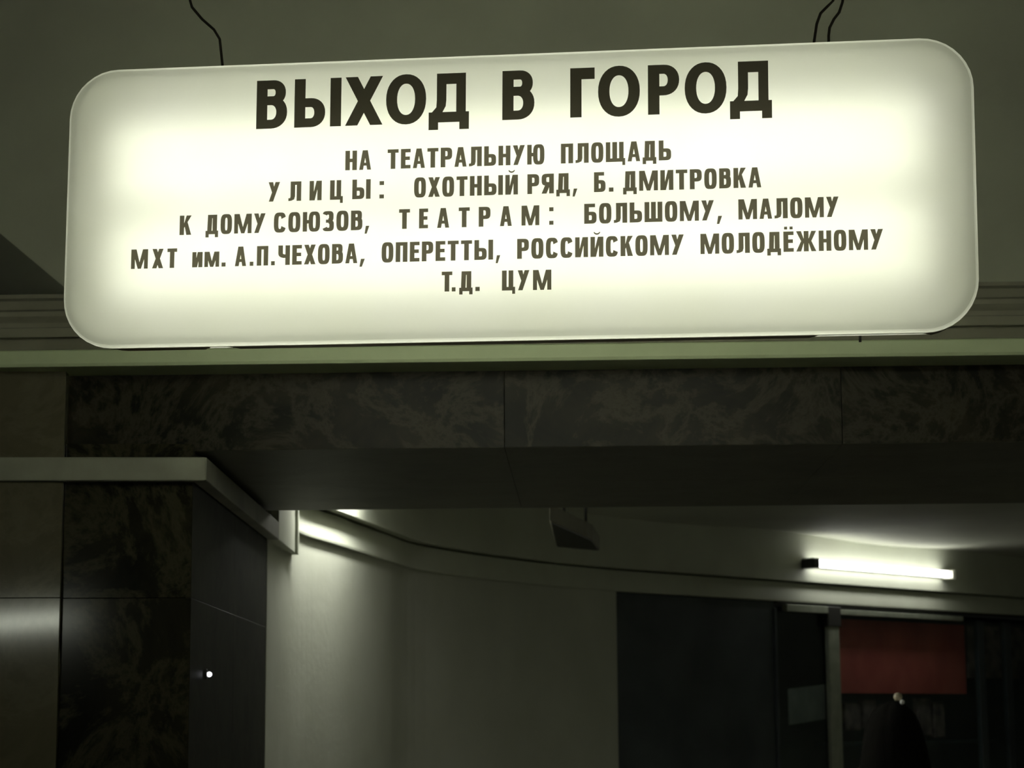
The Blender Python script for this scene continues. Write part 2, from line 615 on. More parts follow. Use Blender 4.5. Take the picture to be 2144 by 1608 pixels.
cur = catmull(raw[:8], 6)
cur = cur[:-1] + [K0, raw[8], K1, raw[10]]
cur = [V((q.x, q.y, 0)) for q in cur]
nrm = []
for i in range(len(cur)):
    t = (cur[min(i + 1, len(cur) - 1)] - cur[max(i - 1, 0)]).normalized()
    nrm.append(V((t.y, -t.x, 0)))              # towards the passage
FR = [lambda a, z, q=q, n=n: q + n * a + V((0, 0, z)) for q, n in zip(cur, nrm)]
ik = min(range(len(cur)), key=lambda i: (cur[i] - V((K0.x, K0.y, 0))).length)
ZM = 1.6 + .94
ZC = 1.6 + 1.267
sweep('wall_white', FR[:ik + 1], [(0, 0), (0, ZL + .02), (-.12, ZL + .02), (-.12, 0)], M['whitewall'], kind='structure', smooth=False)
sweep('trim_4', FR, [(.016, ZL), (.017, ZL + .010), (.0, ZM - .012), (-.05, ZM - .012), (-.05, ZL)], M['frieze'], kind='structure')
sweep('wall_frieze', FR, [(.05, ZM), (.05, ZC + .02), (-.12, ZC + .02), (-.12, ZM)], M['frieze'], kind='structure')
# uneven plastered ceiling of the passage
vs, fs = [], []
nx, ny = 40, 60
for j in range(ny + 1):
    for i in range(nx + 1):
        x, y = -1.4 + 8.0 * i / nx, 7.6 + 11.2 * j / ny
        dz = .018 * math.sin(x * 2.1 + y * .9) * math.sin(y * 1.7 - x)
        vs.append((x, y, ZC + dz))
for j in range(ny):
    for i in range(nx):
        a = j * (nx + 1) + i
        fs.append([a, a + 1, a + nx + 2, a + nx + 1])
obj('ceiling_passage', vs, fs, M['pceil'], kind='structure', smooth=True)
# right side of the passage, beyond the frame
prism('wall_right', [(4.3, 6.0), (4.5, 6.0), (4.5, 8.1), (6.6, 14.0), (6.6, 18.6), (6.4, 18.6), (6.3, 14.0), (4.3, 8.2)], 0, ZC, M['whitewall'], kind='structure')


# ------------------------------------------------------------------ fluorescent battens on the frieze
def wall_point(px, py):
    """point on the frieze face seen at a pixel of the straight part."""
    return hit(px, py, K0 - KD * 0.13, KD) + KD * 0.08


def batten(c, axis, out, length, label, tmat, name='fluorescent_lamp', group=None, small=False):
    """c: centre on the wall face"""
    ax, ou = axis.normalized(), out.normalized()
    up = V((0, 0, 1))
    rot = Matrix((ax, -ou, up)).transposed()
    e = empty(name, c, label, 'lamp', group, rot)
    h = length / 2

    def bx(nm, x0, x1, y0, y1, z0, z1, mat, bv=.003):
        o = hexa(nm, [(x0, y0, z0), (x1, y0, z0), (x1, y1, z0), (x0, y1, z0), (x0, y0, z1), (x1, y0, z1), (x1, y1, z1), (x0, y1, z1)], mat, e)
        return bevel(o, bv, 1)
    bx('base_plate', -h, h, -.03, 0, -.022, .022, M['batten'])
    bx('end_cap', -h - (.01 if small else .075), -h + .006, -.115, 0, -.036 + .014 * small, .036 - .014 * small, M['batten'] if small else M['cap'], .003 if small else .01)
    bx('end_cap', h - .012, h + .012, -.11, 0, -.034, .034, M['batten'], .004)
    bx('cap_rim', h + .013, h + .017, -.115, 0, -.038, .038, M['batten'], .001)
    pts = [(-h + .006, -.085, 0), (-h + .03, -.085, 0), (h - .05, -.085, 0), (h - .014, -.085, 0)]
    tube('tube', pts, [.018, .027, .027, .012], tmat, e, 14)
    return e


a1, a2 = wall_point(1706, 1184), wall_point(1992, 1199)
zc_ = (a1.z + a2.z) / 2
cc = (a1 + a2) / 2
batten(V((cc.x, cc.y, zc_)), KU, -KD, (a2 - a1).length * 0.985,
       'lit fluorescent tube lamp on the pale frieze above the red shop window', M['ptube'])
# the lamp hidden behind the lintel, at the start of the curved wall
i0 = min(range(len(cur)), key=lambda i: (cur[i] - V((-.86, 9.5, 0))).length)
tq = (cur[i0 + 2] - cur[i0 - 2]).normalized()
nq = V((tq.y, -tq.x, 0))
batten(cur[i0] + nq * .052 + V((0, 0, zc_ + .085)), tq, nq, 1.06,
       'lit tube lamp half hidden behind the dark lintel over the curved white wall', M['ptube_near'], small=True)

# ------------------------------------------------------------------ unlit box luminaire under the passage ceiling
zb_ = 1.6 + .95
q4 = [at(1151, 1090, 2, zb_), at(1241, 1130, 2, zb_), at(1256, 1152, 2, zb_), at(1164, 1144, 2, zb_)]
lum = empty('ceiling_luminaire', (sum((q for q in q4), V((0, 0, 0))) / 4), 'unlit boxy ceiling luminaire hanging dark in the middle of the passage', 'lamp')
hh = .085
o = hexa('housing', q4 + [V((q.x, q.y, zb_ + hh)) for q in q4], M['groove'])
mw_child(bevel(o, .004, 1), lum)
cm = sum((q for q in q4), V((0, 0, 0))) / 4
o = hexa('diffuser', [cm + (q - cm) * .93 + V((0, 0, -.006)) for q in q4] + [cm + (q - cm) * .93 + V((0, 0, .004)) for q in q4], M['cap'])
mw_child(o, lum)
for f in (.25, .75):
    b = (q4[0] * (1 - f) + q4[1] * f + q4[3] * (1 - f) + q4[2] * f) / 2
    o = tube('hanger', [V((b.x, b.y, zb_ + hh - .002)), V((b.x, b.y, ZC + .01))], .008, M['cap'])
    mw_child(o, lum)

# ------------------------------------------------------------------ glazed shop front under the frieze
kio = empty('shop_front', K0 * 1.0 - V((0, 0, K0.z)), 'dark glazed shop front with slim metal post and red board behind glass', 'shop front')
KP = lambda u, d, z: V((K0.x, K0.y, 0)) + KU * u + KD * d + V((0, 0, z))


def Khit(px, py, d=0.0):
    p = hit(px, py, KP(0, d, 0), KD)
    q = p - V((K0.x, K0.y, 0))
    return q.dot(KU), p.z


def kbox(nm, u0, u1, d0, d1, z0, z1, mat, par=None, bv=0.0, label=None):
    ps = [KP(u, d, z) for z in (z0, z1) for u, d in ((u0, d0), (u1, d0), (u1, d1), (u0, d1))]
    o = hexa(nm, ps, mat, label=label)
    if bv:
        bevel(o, bv, 1)
    return mw_child(o, par or kio)


UA = Khit(1627, 1400)[0]
UB0, UB1 = Khit(1731, 1400)[0], Khit(1757, 1400)[0]
UE = Khit(2144, 1400)[0] + 1.6
kbox('side_panel', 0.0, UA, .01, .10, 0, ZL - .004, M['kdark'], bv=.004)
kbox('back_board', UA, UE, .42, .46, 0, ZL, M['kdark'])
kbox('top_rail', UA, UE, -.01, .03, Khit(1700, 1268)[1], ZL - .002, M['cap'], bv=.003)
kbox('light_rail', Khit(1641, 1280)[0], UB0, -.03, .02, Khit(1700, 1283)[1], Khit(1700, 1269)[1], M['alu'], bv=.002)
kbox('light_rail', UB1, Khit(2010, 1290)[0], -.03, .02, Khit(1850, 1292)[1], Khit(1850, 1282)[1], M['alu'], bv=.002)
kbox('post', UB0 + .012, UB1 - .008, -.02, .02, 0, ZL - .05, M['alu'], bv=.006)
kbox('post_head', UB0 + .002, UB1 + .006, -.028, .028, Khit(1743, 1312)[1], ZL - .02, M['cap'], bv=.004)
kbox('post', UA - .02, UA + .01, -.005, .04, 0, ZL - .05, M['kdark'], bv=.004)
for (x, y0, y1) in ((2062, 1320, 1608), (2118, 1330, 1608)):
    u = Khit(x, 1400)[0]
    kbox('post', u - .05, u + .05, .02, .06, 0, ZL - .06, M['kdark'], bv=.004)
kbox('glass_pane', UA + .012, UB0 - .004, .022, .028, .3, ZL - .07, M['glass'])
kbox('glass_pane', UB1 + .004, UE, .022, .028, .3, ZL - .07, M['glass'])
kbox('sill', UA, UE, -.03, .2, .26, .3, M['kdark'], bv=.004)
kbox('plinth', UA, UE, .0, .2, 0, .26, M['kdark'])
red = kbox('red_board', UB1 + .03, Khit(2020, 1400, .07)[0], .06, .075, Khit(1850, 1452, .06)[1], Khit(1850, 1300, .06)[1], M['red'], bv=.002, label='plain red board behind the glass')
kbox('brown_board', Khit(2022, 1400, .07)[0] + .02, UE, .06, .075, Khit(2100, 1420, .06)[1], Khit(2100, 1312, .06)[1], M['goods'], bv=.002)
# sheets and goods standing behind the glass
u0, z0 = Khit(1652, 1512, .05)
u1, z1 = Khit(1727, 1433, .05)
sh = hexa('paper_sheet', [KP(u0, .05, z0 - .02), KP(u1, .05, z0 + .02), KP(u1, .05, z1), KP(u0, .05, z1 - .035),
                          KP(u0, .055, z0 - .02), KP(u1, .055, z0 + .02), KP(u1, .055, z1), KP(u0, .055, z1 - .035)], M['paper'])
mw_child(sh, kio)
for (x0, y0, x1, y1) in ((1768, 1530, 1800, 1472), (1806, 1525, 1832, 1465), (1922, 1540, 1948, 1462), (1955, 1545, 1975, 1470)):
    u0, z0 = Khit(x0, y0, .09)
    u1, z1 = Khit(x1, y1, .09)
    kbox('goods_packet', u0, u1, .08, .13, z0, z1, M['goods'], bv=.006)
kbox('shelf', UB1 + .02, UE, .07, .25, Khit(1850, 1560, .07)[1], Khit(1850, 1553, .07)[1], M['kdark'])

# ------------------------------------------------------------------ person seen from behind, lower right
YP = 9.3
hp = at(1868, 1468, 1, YP)
PX, ZH = hp.x, hp.z
per = empty('person', (PX, YP, 0), 'person seen from behind with long dark loose hair in the lower right corner', 'person')


def rel(r):
    return [(x, y, z) for x, y, z in r]


# body: one skinned figure
def body():
    me = bpy.data.meshes.new('body')
    k = ZH / 1.70
    J = dict(pel=(0, 0, .93), wst=(0, 0, 1.08), chs=(0, .0, 1.28), nck=(0, .01, 1.43), hed=(0, .0, 1.50), top=(0, .0, 1.60),
             shl=(-.165, 0, 1.36), ell=(-.21, .02, 1.08), wrl=(-.22, .06, .84), shr=(.165, 0, 1.36), elr=(.21, .02, 1.08), wrr=(.22, .06, .84),
             hil=(-.09, 0, .88), knl=(-.10, .02, .48), anl=(-.10, 0, .08), tol=(-.11, .14, .035),
             hir=(.09, 0, .88), knr=(.10, .02, .48), anr=(.10, 0, .08), tor=(.11, .14, .035))
    Rr = dict(pel=.13, wst=.11, chs=.125, nck=.05, hed=.075, top=.085, shl=.055, ell=.04, wrl=.027, shr=.055, elr=.04, wrr=.027,
              hil=.085, knl=.055, anl=.04, tol=.03, hir=.085, knr=.055, anr=.04, tor=.03)
    E = [('pel', 'wst'), ('wst', 'chs'), ('chs', 'nck'), ('nck', 'hed'), ('hed', 'top'), ('chs', 'shl'), ('shl', 'ell'), ('ell', 'wrl'),
         ('chs', 'shr'), ('shr', 'elr'), ('elr', 'wrr'), ('pel', 'hil'), ('hil', 'knl'), ('knl', 'anl'), ('anl', 'tol'),
         ('pel', 'hir'), ('hir', 'knr'), ('knr', 'anr'), ('anr', 'tor')]
    for s, wr in ((-1, 'wrl'), (1, 'wrr')):
        J['pm' + wr] = (s * .222, .075, .775)
        Rr['pm' + wr] = .028
        E.append((wr, 'pm' + wr))
        for f, (dy, ln) in enumerate(((.028, .068), (.010, .078), (-.008, .072), (-.024, .056))):
            a, b = 'f%d%s' % (f, wr), 'g%d%s' % (f, wr)
            J[a] = (s * .224, .08 + dy, .735)
            J[b] = (s * .214, .085 + dy, .735 - ln)
            Rr[a], Rr[b] = .009, .007
            E += [('pm' + wr, a), (a, b)]
        J['th' + wr] = (s * .205, .115, .755)
        Rr['th' + wr] = .009
        E.append(('pm' + wr, 'th' + wr))
    names = list(J)
    me.from_pydata([V(J[n]) * k for n in names], [(names.index(a), names.index(b)) for a, b in E], [])
    o = bpy.data.objects.new('body', me)
    C.objects.link(o)
    o.parent = per
    sk = o.modifiers.new('skin', 'SKIN')
    for i, n in enumerate(names):
        v = me.skin_vertices[0].data[i]
        v.radius = (Rr[n], Rr[n])
        v.use_root = (n == 'pel')
    sb = o.modifiers.new('sub', 'SUBSURF')
    sb.levels = sb.render_levels = 1
    me.materials.append(M['skin'])
    return o


body()
k = ZH / 1.70
loft('face', [(0, .03, z * k, rx * k, ry * k) for z, rx, ry in ((1.455, .02, .03), (1.47, .045, .06), (1.50, .06, .08), (1.55, .07, .088), (1.60, .073, .09), (1.64, .065, .08), (1.665, .035, .05))], M['skin'], per, 18)
loft('nose', [(0, .125 * k, 1.545 * k, .014, .014), (0, .118 * k, 1.575 * k, .009, .012), (0, .11 * k, 1.60 * k, .006, .008)], M['skin'], per, 8)
hr = [(1.02, .10, .05, -.07), (1.10, .14, .06, -.07), (1.20, .165, .075, -.06), (1.30, .172, .095, -.045), (1.38, .165, .11, -.03), (1.44, .154, .115, -.02),
      (1.50, .143, .12, -.012), (1.565, .128, .122, -.006), (1.61, .112, .115, -.003), (1.64, .098, .10, 0), (1.665, .078, .08, 0), (1.685, .052, .055, 0), (1.697, .022, .025, 0)]
h = loft('hair', [(0, dy, z * k, rx * k, ry * k) for z, rx, ry, dy in hr], M['hair'], per, 32)
for i, v in enumerate(h.data.vertices):
    j = i % 32
    v.co.x += .006 * math.sin(j * 2.4) + .004 * math.sin(j * 5.1 + v.co.z * 9)
    v.co.y += .005 * math.cos(j * 3.1 + v.co.z * 5)
loft('coat', [(0, 0, z * k, rx, ry) for z, rx, ry in ((.60, .25, .17), (.80, .235, .165), (1.0, .20, .15), (1.15, .195, .145), (1.28, .215, .145), (1.345, .205, .13), (1.385, .13, .10), (1.42, .075, .075))], M['coat'], per, 28)
for s in (-1, 1):
    tube('sleeve', [(s * .15, 0, 1.345 * k), (s * .19, 0, 1.26 * k), (s * .225, .02, 1.08 * k), (s * .235, .06, .83 * k)], [.07, .068, .056, .045], M['coat'], per, 14)
    tube('trouser_leg', [(s * .095, 0, .86 * k), (s * .10, .02, .48 * k), (s * .10, 0, .07 * k)], [.10, .078, .06], M['trousers'], per, 14)
    loft('shoe', [(s * .105, .05, 0.0, .05, .135), (s * .105, .05, .03, .05, .135), (s * .105, .035, .06, .047, .11), (s * .10, .0, .10, .045, .055)], M['shoe'], per, 18)
# claw clip at the crown, with a white ball added for the glint
cp = at(1880, 1458, 1, YP - .10) - V((PX, YP, 0))
clip = loft('hair_clip', [(cp.x, cp.y, cp.z - .018, .014, .012), (cp.x, cp.y, cp.z - .004, .02, .016), (cp.x, cp.y, cp.z + .010, .016, .012), (cp.x, cp.y, cp.z + .016, .006, .006)], M['clip'], per, 12, label='beige hair clip')
bp_ = at(1889, 1470, 1, YP - .12) - V((PX, YP, 0))
loft('glint_dot', [(bp_.x, bp_.y, bp_.z + r * .011 * 1.0, .011 * math.sqrt(max(0.02, 1 - r * r)), .011 * math.sqrt(max(0.02, 1 - r * r))) for r in (-1, -.8, -.5, 0, .5, .8, 1)], M['clip_glint'], clip, 14, label='small white ball added as a glint')

# ------------------------------------------------------------------ THE SIGN
SR = Matrix(((0.98810359, 0.15343241, 0.01047848), (-0.15319377, 0.98797959, -0.0206882), (-0.01352676, 0.01883685, 0.99973106)))
SC = V((0.03136844, 4.44965895, 2.71868837))
SW, SH, RAD = 2.0, 0.6358, 0.112
TH = 0.128
sgn = empty('lightbox_sign', SC, 'glowing white hanging lightbox sign with rounded corners and six lines of black lettering', 'sign', rot=SR)
SX, SY, SZ = SR.col[0], SR.col[1], SR.col[2]


def Sl(px, py):
    p = hit(px, py, SC, SY) - SC
    return p.dot(SX), p.dot(SZ)


def rrect(inset, n=9):
    hw, hh, r = SW / 2 - inset, SH / 2 - inset, RAD - inset
    out = []
    for cx, cz, a0 in ((hw - r, hh - r, 0), (-hw + r, hh - r, 90), (-hw + r, -hh + r, 180), (hw - r, -hh + r, 270)):
        for i in range(n + 1):
            a = math.radians(a0 + 90 * i / n)
            out.append((cx + r * math.cos(a), cz + r * math.sin(a)))
    return out


def tray(name, y0, sgnd, mat, base_in=0.0, depth=.016):
    """a shallow moulded acrylic tray: flat face plus rounded turned-back rim."""
    prof_ = [(depth, 0.0), (.006, 0.0), (.0035, .0007), (.0015, .0025), (0.0, .006)]
    vs, fs = [], []
    for d, ins in prof_:
        vs += [(x, y0 + sgnd * d, z) for x, z in rrect(base_in + ins)]
    n = len(rrect(0))
    for i in range(len(prof_) - 1):
        for j in range(n):
            a, b = i * n + j, i * n + (j + 1) % n
            fs.append([a, b, b + n, a + n])
    fs.append([(len(prof_) - 1) * n + j for j in range(n)])
    return obj(name, vs, fs, mat, sgn)


tray('face_panel', 0.0, 1, M['sign_front'])
tray('back_panel', TH, -1, M['sign_back'], .016, .012)

# sheet metal housing ring between the two faces, with light gaps along its lower back edge
ring = rrect(.012, 9)
dense = []
for i, (x, z) in enumerate(ring):
    x2, z2 = ring[(i + 1) % len(ring)]
    L_ = math.hypot(x2 - x, z2 - z)
    m_ = max(1, int(L_ / .02))
    for j in range(m_):
        dense.append((x + (x2 - x) * j / m_, z + (z2 - z) * j / m_))
gaps = [(Sl(1702, 700)[0], Sl(1948, 700)[0]), (Sl(408, 720)[0], Sl(470, 720)[0]), (Sl(548, 718)[0], Sl(560, 718)[0])]
vs, fs = [], []
n = len(dense)
for x, z in dense:
    back = TH + .002
    if z < -SH / 2 + .02 and any(a < x < b for a, b in gaps):
        back = TH - .032
    # outer front, outer back, inner back, inner front
    f_ = (SW / 2 - .0025 - .012) / (SW / 2 - .012)
    vs += [(x, .0165, z), (x, back, z), (x * .9985, back, z * .995), (x * .9985, .0165, z * .995)]
for i in range(n):
    j = (i + 1) % n
    for k2 in range(4):
        fs.append([i * 4 + k2, j * 4 + k2, j * 4 + (k2 + 1) % 4, i * 4 + (k2 + 1) % 4])
hs = obj('housing', vs, fs, M['metal'], sgn)
# white inner liner of the housing
ring2 = [(x * .997, z * .99) for x, z in dense]
vs, fs = [], []
for x, z in ring2:
    lb = TH - .034 if (z < -SH / 2 + .03 and any(a < x < b for a, b in gaps)) else TH - .004
    vs += [(x, .016, z), (x, lb, z)]
for i in range(n):
    j = (i + 1) % n
    fs.append([2 * i, 2 * j, 2 * j + 1, 2 * i + 1])
obj('liner', vs, fs, M['liner'], sgn)
ro, ri = rrect(.0004), rrect(.014)
nn = len(ro)
obj('flange', [(x, .0162, z) for x, z in ro] + [(x, .0162, z) for x, z in ri], [[i, (i + 1) % nn, nn + (i + 1) % nn, nn + i] for i in range(nn)], M['liner'], sgn)
for vv in (.152, .062, -.082, -.172):
    tube('fluorescent_tube', [(-.90, TH * .62, vv), (.90, TH * .62, vv)], .014, M['tube'], sgn, 10)
    for s in (-1, 1):
        tube('tube_holder', [(s * .902, TH * .62, vv), (s * .935, TH * .62, vv)], .018, M['liner'], sgn, 8)
for a_, b_ in gaps:
    obj('leak_reflector', [(a_, TH - .014, -SH / 2 + .0125), (b_, TH - .014, -SH / 2 + .0125), (b_, TH - .014, -SH / 2 + .032), (a_, TH - .014, -SH / 2 + .032)], [[0, 1, 2, 3]], M['liner'], sgn)  # white strip added behind each gap to brighten the light leak
# lower trim rail, screws
o = hexa('trim_rail', [(x, y, z) for z in (-SH / 2 + .006, -SH / 2 + .010) for x, y in ((-.86, .018), (.86, .018), (.86, .034), (-.86, .034))], M['alu'], sgn)
for px in (1803,):
    u, v = Sl(px, 700)
    tube('screw', [(u, TH - .006, -SH / 2 + .020), (u, TH - .006, -SH / 2 + .000)], .003, M['cap'], sgn, 8)


def sign_pt(px, py, yb):
    """sign-local point seen at a pixel on the plane y = yb behind the face"""
    p = hit(px, py, SC + SY * yb, SY) - SC
    return (p.dot(SX), yb, p.dot(SZ))


top_y = SH / 2 - .012
for pts in ([(300, -560), (352, -250), (392, -20), (402, 15), (423, 40), (448, 62), (460, 82), (466, 138)],
            [(1850, -560), (1780, -200), (1744, 2), (1732, 14), (1718, 28), (1710, 50), (1705, 84), (1704, 92)],
            [(1862, -560), (1790, -200), (1764, 4), (1757, 26), (1746, 40), (1737, 58), (1735, 75), (1735, 90)]):
    L3 = [sign_pt(a, b, TH * .6) for a, b in pts]
    up_loc = (SR.transposed() @ V((0, 0, 1)))
    # carry the cable up to the hall ceiling
    P0 = V(L3[0])
    wz = (SC + SR @ P0).z
    L3[0] = tuple(P0 + up_loc * (4.405 - wz))
    tube('hanging_cable', L3, .003, M['cable'], sgn, 8)


# ------------------------------------------------------------------ lettering
def R_(x0, y0, x1, y1):
    return [[(x0, y0), (x1, y0), (x1, y1), (x0, y1)]]


def Q_(*p):
    return [list(p)]


def diag(xb, xt, y0, y1, s):
    """stroke whose horizontal width is s; xb / xt: left edge at bottom / top"""
    return [[(xb, y0), (xb + s, y0), (xt + s, y1), (xt, y1)]]


def ringp(cx, cy, a, b, s, t, n=2.6, a0=0, a1=360, k=36):
    out = []
    prev = None
    for i in range(k + 1):
        th = math.radians(a0 + (a1 - a0) * i / k)
        c, sn = math.cos(th), math.sin(th)

        def se(A, B, e):
            return (cx + A * math.copysign(abs(c) ** (2 / e), c), cy + B * math.copysign(abs(sn) ** (2 / e), sn))
        o, q = se(a, b, n), se(a - s, b - t, n)
        if prev:
            out.append([prev[0], o, q, prev[1]])
        prev = (o, q)
    return out


def bowl(x0, x1, y0, y1, s, t, flip=False, n=2.4):
    """D-shaped stroke opening to the left at x0"""
    r = min((y1 - y0) / 2, (x1 - x0) * 0.85)
    xm, cy, b = x1 - r, (y0 + y1) / 2, (y1 - y0) / 2
    out = R_(x0, y0, xm + .001, y0 + t) + R_(x0, y1 - t, xm + .001, y1)
    out += ringp(xm, cy, r, b, s, t, n, -90, 90, 18)
    if flip:
        out = [[(x0 + x1 - a, c) for a, c in q] for q in out]
    return out


def glyph(ch, w, s, t, n):
    if ch == 'О':
        return ringp(w / 2, .5, w / 2, .515, s, t * 1.05, n)
    if ch == 'С':
        return ringp(w / 2, .5, w / 2, .515, s, t * 1.05, n, 22, 338, 32)
    if ch == 'Н':
        return R_(0, 0, s, 1) + R_(w - s, 0, w, 1) + R_(s * .9, .5 - t * .5, w - s * .9, .5 + t * .5)
    if ch == 'П':
        return R_(0, 0, s, 1) + R_(w - s, 0, w, 1) + R_(0, 1 - t, w, 1)
    if ch == 'Г':
        return R_(0, 0, s, 1) + R_(0, 1 - t * 1.25, w, 1)
    if ch == 'Т':
        return R_(w / 2 - s / 2, 0, w / 2 + s / 2, 1) + R_(0, 1 - t, w, 1)
    if ch in 'ЕЁ':
        g = R_(0, 0, s, 1) + R_(0, 0, w, t) + R_(0, 1 - t, w, 1) + R_(0, .52 - t * .5, w * .93, .52 + t * .5)
        if ch == 'Ё':
            g += R_(w * .08, 1.10, w * .08 + .15, 1.24) + R_(w * .92 - .15, 1.10, w * .92, 1.24)
        return g
    if ch == 'В':
        return R_(0, 0, s, 1) + bowl(s * .5, w * .95, .485, 1, s * .95, t, n=n) + bowl(s * .5, w, 0, .485 + t, s, t, n=n)
    if ch == 'Б':
        return R_(0, 0, s, 1) + R_(0, 1 - t, w * .88, 1) + bowl(s * .5, w, 0, .60, s, t, n=n)
    if ch == 'Ь':
        return R_(0, 0, s, 1) + bowl(s * .5, w, 0, .60, s, t, n=n)
    if ch == 'Ы':
        return R_(0, 0, s, 1) + bowl(s * .5, w * .66, 0, .60, s, t, n=n) + R_(w - s, 0, w, 1)
    if ch == 'Р':
        return R_(0, 0, s, 1) + bowl(s * .5, w, .38, 1, s, t, n=n)
    if ch == 'Я':
        g = R_(w - s, 0, w, 1) + bowl(0, w - s * .5, .40, 1, s, t, True, n)
        return g + diag(0, w * .30, 0, .45, s * 1.05)
    if ch == 'А':
        return diag(0, w / 2 - s * .55, 0, 1, s * .84) + [[(w - s * .84, 0), (w, 0), (w / 2 + s * .55, 1), (w / 2 - s * .29, 1)]] + \
            R_(w * .22, .21, w * .78, .21 + t * .85)
    if ch == 'И':
        return R_(0, 0, s * .95, 1) + R_(w - s * .95, 0, w, 1) + [[(s * .5, 0), (s * 1.15, 0), (w - s * .5, 1), (w - s * 1.15, 1)]]
    if ch == 'Й':
        return glyph('И', w, s, t, n) + ringp(w / 2, 1.27, .17, .17, .045, .075, 2, 195, 345, 14)
    if ch == 'М':
        m = w / 2
        q = s * .86
        return R_(0, 0, q, 1) + R_(w - q, 0, w, 1) + [[(q * .2, 1), (q * 1.35, 1), (m + q * .42, 0), (m - q * .42, 0)]] + \
            [[(w - q * 1.35, 1), (w - q * .2, 1), (m + q * .42, 0), (m - q * .42, 0)]]
    if ch == 'У':
        return [[(w - s, 1), (w, 1), (w * .42, 0), (w * .42 - s * .95, 0)]] + [[(0, 1), (s, 1), (w * .62, .36), (w * .42, .28)]]
    if ch == 'Х':
        k = s * (1.12 if n < 2.5 else .98)
        return diag(0, w - k, 0, 1, k) + diag(w - k, 0, 0, 1, k)
    if ch == 'К':
        return R_(0, 0, s, 1) + [[(s, .36), (s, .60), (w - s * 1.1, 1), (w, 1)]] + [[(w - s * 1.1, 0), (w, 0), (s * 1.75, .66), (s * 1.1, .46)]]
    if ch == 'Ж':
        m = w / 2
        g = R_(m - s / 2, 0, m + s / 2, 1) + R_(m - s, .44, m + s, .58)
        for f in (lambda x: x, lambda x: w - x):
            g += [[(f(0), 0), (f(s), 0), (f(m - s * .35), .52), (f(m - s * .95), .56)]] + [[(f(0), 1), (f(s), 1), (f(m - s * .35), .52), (f(m - s * .95), .46)]]
        return g
    if ch == 'З':
        g = ringp(w * .48, .735, w * .48, .28, s, t, n, -88, 160, 22) + ringp(w * .5, .275, w * .5, .29, s, t, n, -160, 88, 22)
        return g + R_(w * .30, .50 - t * .45, w * .6, .50 + t * .45)
    if ch == 'Ч':
        return R_(w - s, 0, w, 1) + R_(0, .62, s, 1) + ringp(s + (w - s) * .38, .62, s + (w - s) * .38, .26, s, t, 2.6, 180, 270, 10) + R_(w * .38, .36, w - s * .5, .36 + t)
    if ch == 'Ц':
        return R_(0, 0, s, 1) + R_(w * .86 - s, 0, w * .86, 1) + R_(0, 0, w, t) + R_(w - s * .62, -.17, w, t * .8)
    if ch == 'Ш':
        m = w / 2
        return R_(0, 0, s, 1) + R_(w - s, 0, w, 1) + R_(m - s / 2, 0, m + s / 2, 1) + R_(0, 0, w, t)
    if ch == 'Щ':
        a = w * .92
        m = a / 2
        return R_(0, 0, s * .95, 1) + R_(a - s * .95, 0, a, 1) + R_(m - s / 2, 0, m + s / 2, 1) + R_(0, 0, w, t) + R_(w - s * .6, -.17, w, t * .8)
    if ch == 'Л':
        a = w * .16
        return R_(w - s, 0, w, 1) + R_(a, 1 - t, w, 1) + [[(a, 1), (a + s, 1), (a + s, .22), (a, .22)]] + \
            [[(a, .24), (a + s, .24), (a + s * .82, .08), (a * .8, .13)], [(0, 0), (a * 1.4, .015), (a + s * .82, .08), (a * .8, .15)], [(0, 0), (a * .9, .15), (0, .15)]]
    if ch == 'Д':
        a = w * .17
        b = w * .10
        x2 = w - b
        if n < 2.5:     # wide display cut
            a, x2 = w * .20, w * .92
            return R_(x2 - s * .86, 0, x2, 1) + R_(a, 1 - t * 1.2, x2, 1) + R_(a, .45, a + s * .86, 1) + \
                [[(a, .46), (a + s * .86, .46), (a + s * .80, .32), (a - .01, .30)], [(a - .01, .31), (a + s * .80, .33), (a + s * .5, .20), (a * .35, .20)]] + \
                R_(0, 0, w, .21) + R_(0, -.15, s * .86, .05) + R_(w - s * .86, -.15, w, .05)
        return R_(x2 - s, 0, x2, 1) + R_(a, 1 - t, x2, 1) + [[(a, 1), (a + s, 1), (a + s * .85, .12), (a * .75, .12)]] + \
            R_(0, 0, w, t) + R_(0, -.16, s * .72, .05) + R_(w - s * .72, -.16, w, .05)
    if ch == 'Ю':
        q = w * .66
        return R_(0, 0, s * .95, 1) + R_(s * .8, .5 - t * .5, w - q + s * .4, .5 + t * .5) + ringp(w - q / 2, .5, q / 2, .515, s * .95, t, n)
    if ch == '.':
        return R_(0, 0, w, .21)
    if ch == ':':
        return R_(0, 0, w, .20) + R_(0, .68, w, .88)
    if ch == ',':
        return [[(w * .25, .21), (w, .21), (w * .45, -.19), (0, -.19)]]
    return []


NW = {'М': .85, 'Ш': .80, 'Щ': .88, 'Ю': .80, 'Ж': .90, 'Ы': .88, 'Г': .45, 'Л': .60, 'Д': .62, '.': .20, ',': .24, ':': .21, 'Е': .46, 'Ё': .46,
      'Т': .52, 'В': .53, 'Ц': .62, 'И': .59, 'Й': .59, 'Н': .56, 'О': .56, 'А': .57, 'У': .56, 'Х': .55, 'П': .56, 'Р': .54, 'З': .53, 'С': .56}


